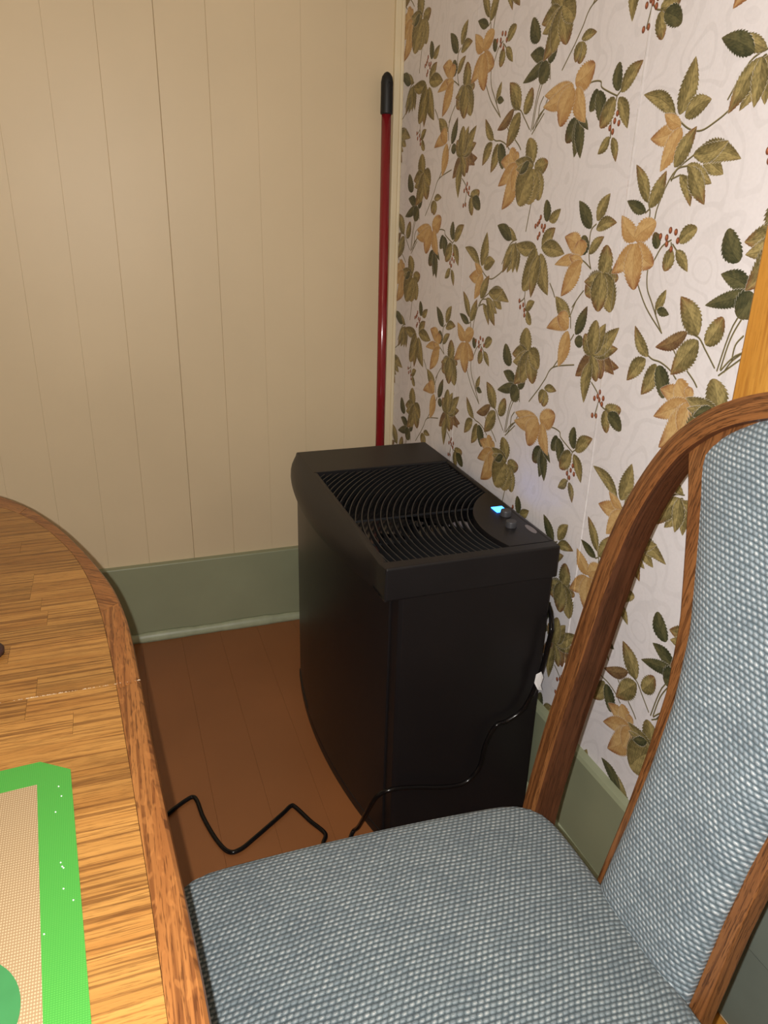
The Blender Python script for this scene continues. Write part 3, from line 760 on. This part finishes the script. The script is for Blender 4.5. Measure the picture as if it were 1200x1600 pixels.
# seat cushion
def superell(th, n=7.0):
    c, s = math.cos(th), math.sin(th)
    r = (abs(c) ** n + abs(s) ** n) ** (-1.0 / n)
    return c * r, s * r
def seat():
    vs, uvs, fs = [], [], []
    NT = 112
    SX, SY, CX = 0.279, 0.2575, 0.263
    ringz = [(0.0, 0), (0.12, 0), (0.25, 0), (0.40, 0), (0.55, 0), (0.68, 0), (0.78, 0), (0.86, 0), (0.92, 0), (0.96, 0), (0.985, 0), (0.998, 0.004), (1.0, 0.012), (1.0, 0.030), (0.992, 0.046), (0.97, 0.052)]
    for rho, drop in ringz:
        for k in range(NT):
            cx, sy = superell(2 * math.pi * k / NT)
            a, b = cx * rho, sy * rho
            z = 0.4655 + 0.028 * (1 - abs(a) ** 2.2) * (0.42 + 0.58 * (1 - abs(b) ** 2.4)) + 0.006 * (1 - b * b)
            edge = max(abs(a), abs(b))
            z -= 0.012 * max(0.0, (edge - 0.93) / 0.07) ** 2
            z -= drop
            taper = 1.0 + 0.03 * (-a)           # a touch wider at the front
            vs.append((CX + SX * a, YCH + SY * b * taper, z))
            e = 1.0 + drop / 0.25
            uvs.append((CX + SX * a * e, SY * b * e))
    vs.append((CX, YCH, 0.42)); uvs.append((0, 0))
    R = len(ringz)
    for i in range(R - 1):
        for k in range(NT):
            j = (k + 1) % NT
            if i == 0:
                if k == 0: pass
            fs.append((i * NT + k, i * NT + j, (i + 1) * NT + j, (i + 1) * NT + k))
    for k in range(NT): fs.append(((R - 1) * NT + k, (R - 1) * NT + (k + 1) % NT, len(vs) - 1))
    # weld the centre ring
    bmv = {}
    keep = [None] * len(vs)
    nv, nuv = [], []
    for i, v in enumerate(vs):
        if i < NT:
            if 'c' not in bmv: bmv['c'] = len(nv); nv.append(v); nuv.append(uvs[i])
            keep[i] = bmv['c']
        else: keep[i] = len(nv); nv.append(v); nuv.append(uvs[i])
    nf = []
    for f in fs:
        g2 = []
        for i in f:
            if keep[i] not in g2: g2.append(keep[i])
        if len(g2) > 2: nf.append(tuple(g2))
    return nv, nf, nuv
vs, fs, uvs = seat()
mk('seat', vs, fs, M['weave_seat'], chair, uvs, smooth=True)
pts = [superell(2 * math.pi * k / 48, 7) for k in range(48)]
vs, fs = prism([(0.250 + 0.275 * a, YCH + 0.236 * b) for a, b in pts], 0.365, 0.419)
mk('seat_rail', vs, fs, M['oak_chair'], chair, [(v[0] + v[1], v[2]) for v in vs])
# hoop back
HALF = [(0.30, 0.262), (0.40, 0.276), (0.46, 0.2825), (0.565, 0.288), (0.665, 0.2885), (0.778, 0.2895), (0.849, 0.2865), (0.908, 0.279), (0.968, 0.262)]
ARCH = [(0.238, 1.019), (0.208, 1.056), (0.169, 1.087), (0.114, 1.113), (0.056, 1.127), (0.0, 1.131)]
far = [(h, z) for z, h in HALF] + ARCH
rim_pts = [(h, z) for h, z in far] + [(-h, z) for h, z in reversed(far[:-1])]
path = catmull([Vector((h, z, 0)) for h, z in rim_pts], 5)
TN = Vector((1, 0, -0.2)).normalized()            # out of the back's plane, away from the sitter
def to_back(h, z, dn=0.0): return Vector((back_x(z), YCH + h, z)) + TN * dn
def hoop():
    vs, fs, uvs = [], [], []
    secn = 20
    d = 0
    for i, p in enumerate(path):
        a = path[max(i - 1, 0)]; b = path[min(i + 1, len(path) - 1)]
        t = (b - a).normalized()
        nrm = Vector((t.y, -t.x, 0))              # outward, as the path runs up on the far side
        if i: d += (p - path[i - 1]).length
        top = min(1.0, max(0.0, (p.y - 0.80) / 0.25))
        wd = 0.034 - 0.003 * top; dp = 0.046 - 0.008 * top
        for k in range(secn):
            c, s = superell(2 * math.pi * k / secn + 0.157, 9)
            q = p - nrm * (wd / 2) + nrm * (c * wd / 2)
            v = to_back(q.x, q.y, dp / 2 + s * dp / 2)
            vs.append(v); uvs.append((d, (k if k < secn / 2 else secn - k) / (secn / 2) * 0.075))
    for i in range(len(path) - 1):
        for k in range(secn):
            fs.append((i * secn + k, i * secn + (k + 1) % secn, (i + 1) * secn + (k + 1) % secn, (i + 1) * secn + k))
    fs.append(tuple(range(secn))); fs.append(tuple(range((len(path) - 1) * secn, len(path) * secn)))
    return vs, fs, uvs
vs, fs, uvs = hoop()
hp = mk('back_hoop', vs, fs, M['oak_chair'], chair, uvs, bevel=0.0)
hp.data.materials.append(M['oak_shaded'])
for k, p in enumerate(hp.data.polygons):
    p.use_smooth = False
    if 7 <= k % 20 <= 11 and k < (len(path) - 1) * 20: p.material_index = 1  # inner faces, darkened by colour where the lamps leave them bright
# fan-shaped padded splat
PH = [(0.40, 0.087), (0.46, 0.085), (0.57, 0.082), (0.65, 0.083), (0.743, 0.089), (0.828, 0.108), (0.885, 0.130), (0.93, 0.148), (0.97, 0.165), (1.02, 0.190), (1.14, 0.205)]
ARI = [(0.0, 1.1025), (0.06, 1.099), (0.103, 1.089), (0.148, 1.062), (0.177, 1.037), (0.19, 1.018), (0.21, 0.985)]
def fan(extra, d_front, d_back, bulge, z0, cut):
    NB, NZ = 24, 46
    vs, uvs, fs = [], [], []
    for side in (0, 1):
        for i in range(NB + 1):
            b = -1 + 2 * i / NB
            b = math.copysign(abs(b) ** 0.8, b)
            for j in range(NZ + 1):
                t = j / NZ
                zt = interp(abs(b) * 0.19, ARI) - cut
                z = z0 + t * (zt - z0)
                h = b * (interp(z, PH) + extra)
                if side == 0:
                    e = 1 - abs(b) ** 5
                    et = (1 - (2 * max(0, t - 0.5)) ** 14)
                    dn = d_front - bulge * e * et * (0.75 + 0.35 * math.sin(t * math.pi)) + bulge * 0.35 * math.sin((z - 0.62) * 5)
                else: dn = d_back
                p = to_back(h, z, dn)
                vs.append(p); uvs.append((z * 1.02, h + (dn if extra > 0 else 0)))
    q = (NB + 1) * (NZ + 1)
    ix = lambda s, i, j: s * q + i * (NZ + 1) + j
    for i in range(NB):
        for j in range(NZ):
            fs.append((ix(0, i, j), ix(0, i + 1, j), ix(0, i + 1, j + 1), ix(0, i, j + 1)))
            fs.append((ix(1, i, j), ix(1, i, j + 1), ix(1, i + 1, j + 1), ix(1, i + 1, j)))
    for j in range(NZ):
        for i in (0, NB): fs.append((ix(0, i, j), ix(0, i, j + 1), ix(1, i, j + 1), ix(1, i, j)))
    for i in range(NB):
        for j in (0, NZ): fs.append((ix(0, i, j), ix(0, i + 1, j), ix(1, i + 1, j), ix(1, i, j)))
    return vs, fs, uvs
vs, fs, uvs = fan(0.0165, 0.009, 0.034, 0.0, 0.40, -0.004)
mk('back_splat', vs, fs, M['oak_chair'], chair, uvs, bevel=0.003)
vs, fs, uvs = fan(-0.001, 0.005, 0.012, 0.022, 0.43, 0.001)
mk('back_pad', vs, fs, M['weave_back'], chair, [(v, u) for u, v in uvs], smooth=True)
# legs
def leg(x0, y0, x1, y1, ztop, w0, w1):
    vs = []
    for (x, y, z, w) in ((x1, y1, 0.0, w1), (x0, y0, ztop, w0)):
        vs += [(x - w, y - w, z), (x + w, y - w, z), (x + w, y + w, z), (x - w, y + w, z)]
    fs = [(0, 3, 2, 1), (4, 5, 6, 7), (0, 1, 5, 4), (1, 2, 6, 5), (2, 3, 7, 6), (3, 0, 4, 7)]
    mk('leg', vs, fs, M['oak_chair'], chair, [(v[2], v[0] + v[1]) for v in vs], bevel=0.004)
for s in (-1, 1):
    leg(0.075, YCH + s * 0.205, 0.065, YCH + s * 0.205, 0.366, 0.022, 0.015)
    leg(0.525, YCH + s * 0.248, 0.600, YCH + s * 0.25, 0.345, 0.020, 0.015)
box('back_rail', (0.548, 0.572, YCH - 0.236, YCH + 0.236, 0.33, 0.362), M['oak_chair'], chair, along='y', bevel=0.003)

# ------------------------------------------------------------------ black humidifier
X0, X1, Y0, Y1, HT = 0.424, 0.783, 1.155, 1.853, 0.680
hum = thing('humidifier', (0.60, 1.50, 0), 'black console humidifier with round slotted top grille and blue display', 'humidifier')
def bow(y, xb, e):  return xb + 0.34 * (y - 1.57) ** 2
def body_outline(grow=0.0, n=24):
    pts = []
    ya, yb = Y0 + 0.002 - grow, Y1 - 0.003 + grow
    r = 0.016
    for k in range(n + 1):
        y = yb - 0.006 - (yb - ya - 0.012) * k / n
        pts.append((bow(y, 0.397, 0) - grow, y))
    pts.append((bow(ya, 0.397, 0) + 0.006, ya))
    pts.append((X1 - 0.010 + grow, ya)); pts.append((X1 - 0.008 + grow, ya + 0.003))
    pts.append((X1 - 0.008 + grow, yb)); pts.append((bow(yb, 0.397, 0) + 0.006, yb))
    return pts
vs, fs = prism(body_outline(), 0.022, 0.625)
mk('body', vs, fs, M['blackside'], hum, bevel=0.006, seg=3, angle=30)
vs, fs = prism(body_outline(0.003), 0.0, 0.026)
mk('plinth', vs, fs, M['black'], hum, bevel=0.003)
# curved front panel with its seam at the far end
pl = []
for k in range(25):
    y = 1.185 + (1.640 - 1.185) * k / 24
    pl.append((bow(y, 0.397, 0) - 0.004, y))
pl += [(x + 0.006, y) for x, y in reversed(pl)]
vs, fs = prism(pl, 0.030, 0.615)
mk('front_panel', vs, fs, M['blackside'], hum, smooth=False, bevel=0.0012, seg=2, angle=60)
# lid: flat rim round the grille, with a sloping bowed lip at the front
GX0, GX1, GY0, GY1 = 0.437, 0.773, 1.182, 1.688
PC = (0.915, 1.262); PR = 0.243
def lid():
    bm = bmesh.new()
    def add(vs, fs):
        bv = [bm.verts.new(v) for v in vs]
        for f in fs: bm.faces.new([bv[i] for i in f])
    add(*boxv(X0, X1, GY1, Y1, 0.612, HT))
    add(*boxv(X0, X1, Y0, GY0, 0.612, HT))
    add(*boxv(GX1, X1, GY0, GY1, 0.612, HT))
    add(*boxv(X0, GX0, GY0, GY1, 0.612, HT))
    bmesh.ops.remove_doubles(bm, verts=bm.verts, dist=1e-5)
    me = bpy.data.meshes.new('t'); bm.to_mesh(me)
    vs = [tuple(v.co) for v in me.vertices]; fs = [tuple(p.vertices) for p in me.polygons]
    bm.free()
    return vs, fs
vs, fs = lid()
lo = mk('lid', vs, fs, M['black'], hum)
for p in lo.data.polygons: p.use_smooth = False
b_ = lo.modifiers.new('b', 'BEVEL'); b_.width = 0.004; b_.segments = 3; b_.limit_method = 'ANGLE'; b_.angle_limit = math.radians(60)
vs, fs = [], []
NY = 36
for i in range(NY + 1):
    t = i / NY
    y = Y0 + 0.001 + (Y1 - Y0 - 0.002) * t
    xb = min(bow(y, 0.380, 0), X0 - 0.001)
    if t > 0.96: xb += 0.012 * ((t - 0.96) / 0.04) ** 2
    for (fx, z) in ((0.0, 0.6795), (0.25, 0.6775), (0.55, 0.670), (0.85, 0.656), (1.0, 0.642), (1.03, 0.628), (0.97, 0.612)):
        vs.append((X0 + 0.002 + (xb - X0 - 0.002) * fx, y, z))
    vs.append((X0 + 0.004, y, 0.612))
q = 8
for i in range(NY):
    for k in range(q): fs.append((i * q + k, i * q + (k + 1) % q, (i + 1) * q + (k + 1) % q, (i + 1) * q + k))
fs.append(tuple(range(q))); fs.append(tuple(range(NY * q, (NY + 1) * q)))
mk('lid_lip', vs, fs, M['black'], hum, smooth=True, bevel=0.0025, seg=2, angle=50)
# control panel inside the round cut-out
cp = [(GX1 + 0.001, GY0 - 0.001)]
a0 = math.atan2(GY0 - PC[1], -math.sqrt(PR ** 2 - (GY0 - PC[1]) ** 2)); a1 = math.acos((GX1 - PC[0]) / PR)
a0 = a0 % (2 * math.pi)
for k in range(33):
    a = a0 + (a1 - a0) * k / 32
    cp.append((PC[0] + PR * math.cos(a), PC[1] + PR * math.sin(a)))
cp.append((GX1 + 0.001, cp[-1][1]))
vs, fs = prism(cp, 0.640, HT + 0.0003)
panel = mk('control_panel', vs, fs, M['black'], hum, bevel=0.0015)
def cyl(name, x, y, r, z0, z1, mat, parent, n=24, top=0.9, **kw):
    vs, fs = lathe([(r, z0), (r * 0.98, z0 + (z1 - z0) * 0.7), (r * top, z1)], x, y, n)
    return mk(name, vs, fs, mat, parent, smooth=False, bevel=0.001, **kw)
cyl('knob', 0.7505, 1.322, 0.0118, HT, HT + 0.013, M['knob'], panel)
cyl('knob', 0.7330, 1.266, 0.0118, HT, HT + 0.013, M['knob'], panel)
vs, fs = prism([(0.7400, 1.369), (0.7655, 1.369), (0.7655, 1.341), (0.7400, 1.341)], HT + 0.0003, HT + 0.0016)
mk('display', vs, fs, M['led'], panel, label='lit blue display')
vs, fs = prism([(0.766 + 0.0068 * math.cos(t * math.pi / 14) + 0.000 * math.sin(t * math.pi / 14), 1.242 + 0.021 * math.sin(t * math.pi / 14)) for t in range(28)], HT + 0.0002, HT + 0.0014)
mk('badge', vs, fs, M['badge'], panel, label='grey oval badge')
# slats of the grille: arcs round the panel's centre
r = PR + 0.011
slat_n = 0
while r < 0.66:
    run = []
    for k in range(181):
        a = math.radians(60 + 200 * k / 180)
        x, y = PC[0] + r * math.cos(a), PC[1] + r * math.sin(a)
        ok = GX0 < x < GX1 and GY0 < y < GY1
        if ok: run.append(a)
        if (not ok or k == 180) and len(run) > 2:
            vs, fs = [], []
            for a in run:
                for dr_, z in ((-0.0011, 0.664), (0.0011, 0.664), (0.0011, 0.676), (-0.0011, 0.676)):
                    vs.append((PC[0] + (r + dr_) * math.cos(a), PC[1] + (r + dr_) * math.sin(a), z))
            for i in range(len(run) - 1):
                for j in range(4): fs.append((i * 4 + j, i * 4 + (j + 1) % 4, (i + 1) * 4 + (j + 1) % 4, (i + 1) * 4 + j))
            fs.append((0, 1, 2, 3)); fs.append(tuple(len(vs) - 4 + j for j in range(4)))
            mk('slat', vs, fs, M['slat'] if 'slat' in M else M.setdefault('slat', plain('grille_plastic', (0.014, 0.0145, 0.016), 0.42, 0.5)), hum)
            run = []
        elif not ok: run = []
    r += 0.0132
for yb in (1.30, 1.42, 1.24):
    box('grille_bar', (GX0, GX1 if yb > 1.40 else PC[0] - math.sqrt(PR ** 2 - (yb - PC[1]) ** 2), yb - 0.0007, yb + 0.0007, 0.658, 0.662), M['slat'], hum)
# what shows through the slats: dark well, fan housing and motor
box('well', (GX0 - 0.008, GX1 + 0.004, GY0 - 0.006, GY1 + 0.006, 0.615, 0.630), M['blackgloss'], hum)
mk('fan_motor', *lathe([(0.052, 0.629), (0.052, 0.640), (0.045, 0.652), (0.025, 0.657)], 0.60, 1.34, 32), M['blackgloss'], hum, smooth=True)
for k in range(5):
    a = 2 * math.pi * k / 5 + 0.3
    c = Vector((0.60, 1.34, 0.636)); d1 = Vector((math.cos(a), math.sin(a), 0)); d2 = Vector((-math.sin(a), math.cos(a), 0))
    vs = []
    for rr, w in ((0.050, 0.016), (0.085, 0.030), (0.118, 0.034)):
        for sgn in (-1, 1): vs.append(c + d1 * rr + d2 * w * sgn + Vector((0, 0, 0.006 * sgn)))
    vs += [v + Vector((0, 0, 0.002)) for v in vs]
    fs = [(0, 1, 3, 2), (2, 3, 5, 4), (6, 8, 9, 7), (8, 10, 11, 9), (0, 2, 8, 6), (2, 4, 10, 8), (1, 7, 9, 3), (3, 9, 11, 5), (4, 5, 11, 10), (0, 6, 7, 1)]
    mk('fan_blade', vs, fs, M['blackgloss'], hum, smooth=True)
pth = catmull([(0.662, 1.40, 0.632), (0.675, 1.365, 0.650), (0.676, 1.32, 0.652), (0.668, 1.285, 0.634)], 6)
mk('glint_arm', *tubev(pth, 0.008, 12), M['badge'], hum, smooth=True)  # arm added for a crescent glint; its pale grey stands in for the highlight

# ------------------------------------------------------------------ power cord with its paper tag
cord_pts = [(0.797, 1.30, 0.52), (0.796, 1.20, 0.53), (0.772, 1.137, 0.515), (0.766, 1.132, 0.47), (0.758, 1.135, 0.40), (0.735, 1.140, 0.325), (0.700, 1.143, 0.296), (0.672, 1.143, 0.288), (0.652, 1.143, 0.245),
            (0.642, 1.142, 0.190), (0.610, 1.141, 0.158), (0.560, 1.141, 0.160), (0.500, 1.141, 0.176), (0.445, 1.140, 0.186), (0.415, 1.150, 0.165), (0.402, 1.175, 0.10), (0.400, 1.215, 0.03), (0.392, 1.228, 0.006), (0.370, 1.200, 0.0045),
            (0.335, 1.185, 0.0045), (0.322, 1.215, 0.0045), (0.333, 1.243, 0.0045), (0.311, 1.289, 0.0045), (0.290, 1.338, 0.0045), (0.280, 1.346, 0.0045), (0.255, 1.327, 0.0045), (0.188, 1.280, 0.0045),
            (0.150, 1.256, 0.0045), (0.125, 1.258, 0.0045), (0.105, 1.300, 0.0045), (0.087, 1.371, 0.0045), (0.080, 1.425, 0.0045), (0.072, 1.442, 0.0045), (0.055, 1.436, 0.0045), (0.024, 1.415, 0.0045), (-0.10, 1.33, 0.0045), (-0.35, 1.45, 0.0045)]
cord = thing('power_cord', (0.333, 1.243, 0), 'thin black power cord zigzagging across the brown floor to the humidifier', 'cord')
mk('cable', *tubev(catmull(cord_pts, 8), 0.0050, 10), M['cord'], cord, smooth=True)
vs = [(0.746, 1.130, 0.408), (0.756, 1.128, 0.414), (0.764, 1.130, 0.398), (0.759, 1.129, 0.380), (0.765, 1.131, 0.366), (0.752, 1.127, 0.372), (0.744, 1.130, 0.388)]
vs2 = [(x, y + 0.0008, z) for x, y, z in vs]
fs = [tuple(range(7)), tuple(range(7, 14))[::-1]] + [(i, (i + 1) % 7, 7 + (i + 1) % 7, 7 + i) for i in range(7)]
mk('tag', vs + vs2, fs, M['paper'], cord, label='crumpled white paper tag')

# ------------------------------------------------------------------ broom pole in the corner
pole = thing('broom_handle', (0.744, 2.085, 0), 'red metal broom handle with black grip leaning in the corner', 'broom')
P0 = Vector((0.740, 2.095, 0.012)); P1 = Vector((0.7535, 2.155, 1.594)); dv = (P1 - P0)
mk('pole', *tubev([P0, P0 + dv * 0.5, P0 + dv * 0.945], 0.0132, 24), M['red'], pole, smooth=True)
gp = [P0 + dv * t for t in (0.9375, 0.940, 0.97, 0.985, 0.993, 0.998, 1.0)]
gr_ = [0.0158, 0.0164, 0.0160, 0.0160, 0.0135, 0.008, 0.003]
vs, fs = tubev(gp, 0.016, 24)
vs = [gp[i // 24] + (Vector(v) - gp[i // 24]) * (gr_[i // 24] / 0.016) for i, v in enumerate(vs)]
grip = mk('grip', vs, fs, M['grip'], pole, smooth=True)
c = P0 + dv * 0.979
vs, fs = [], []
for k in range(16):
    a = 2 * math.pi * k / 16
    vs.append(c + Vector((0.0042 * math.cos(a), -0.0163, 0.009 * math.sin(a))))
    vs.append(c + Vector((0.0028 * math.cos(a), -0.0150, 0.0075 * math.sin(a))))
for k in range(16): fs.append((2 * k, 2 * ((k + 1) % 16), 2 * ((k + 1) % 16) + 1, 2 * k + 1))
fs.append(tuple(2 * k + 1 for k in range(16)))
mk('hang_hole', vs, fs, M['cord'], grip)
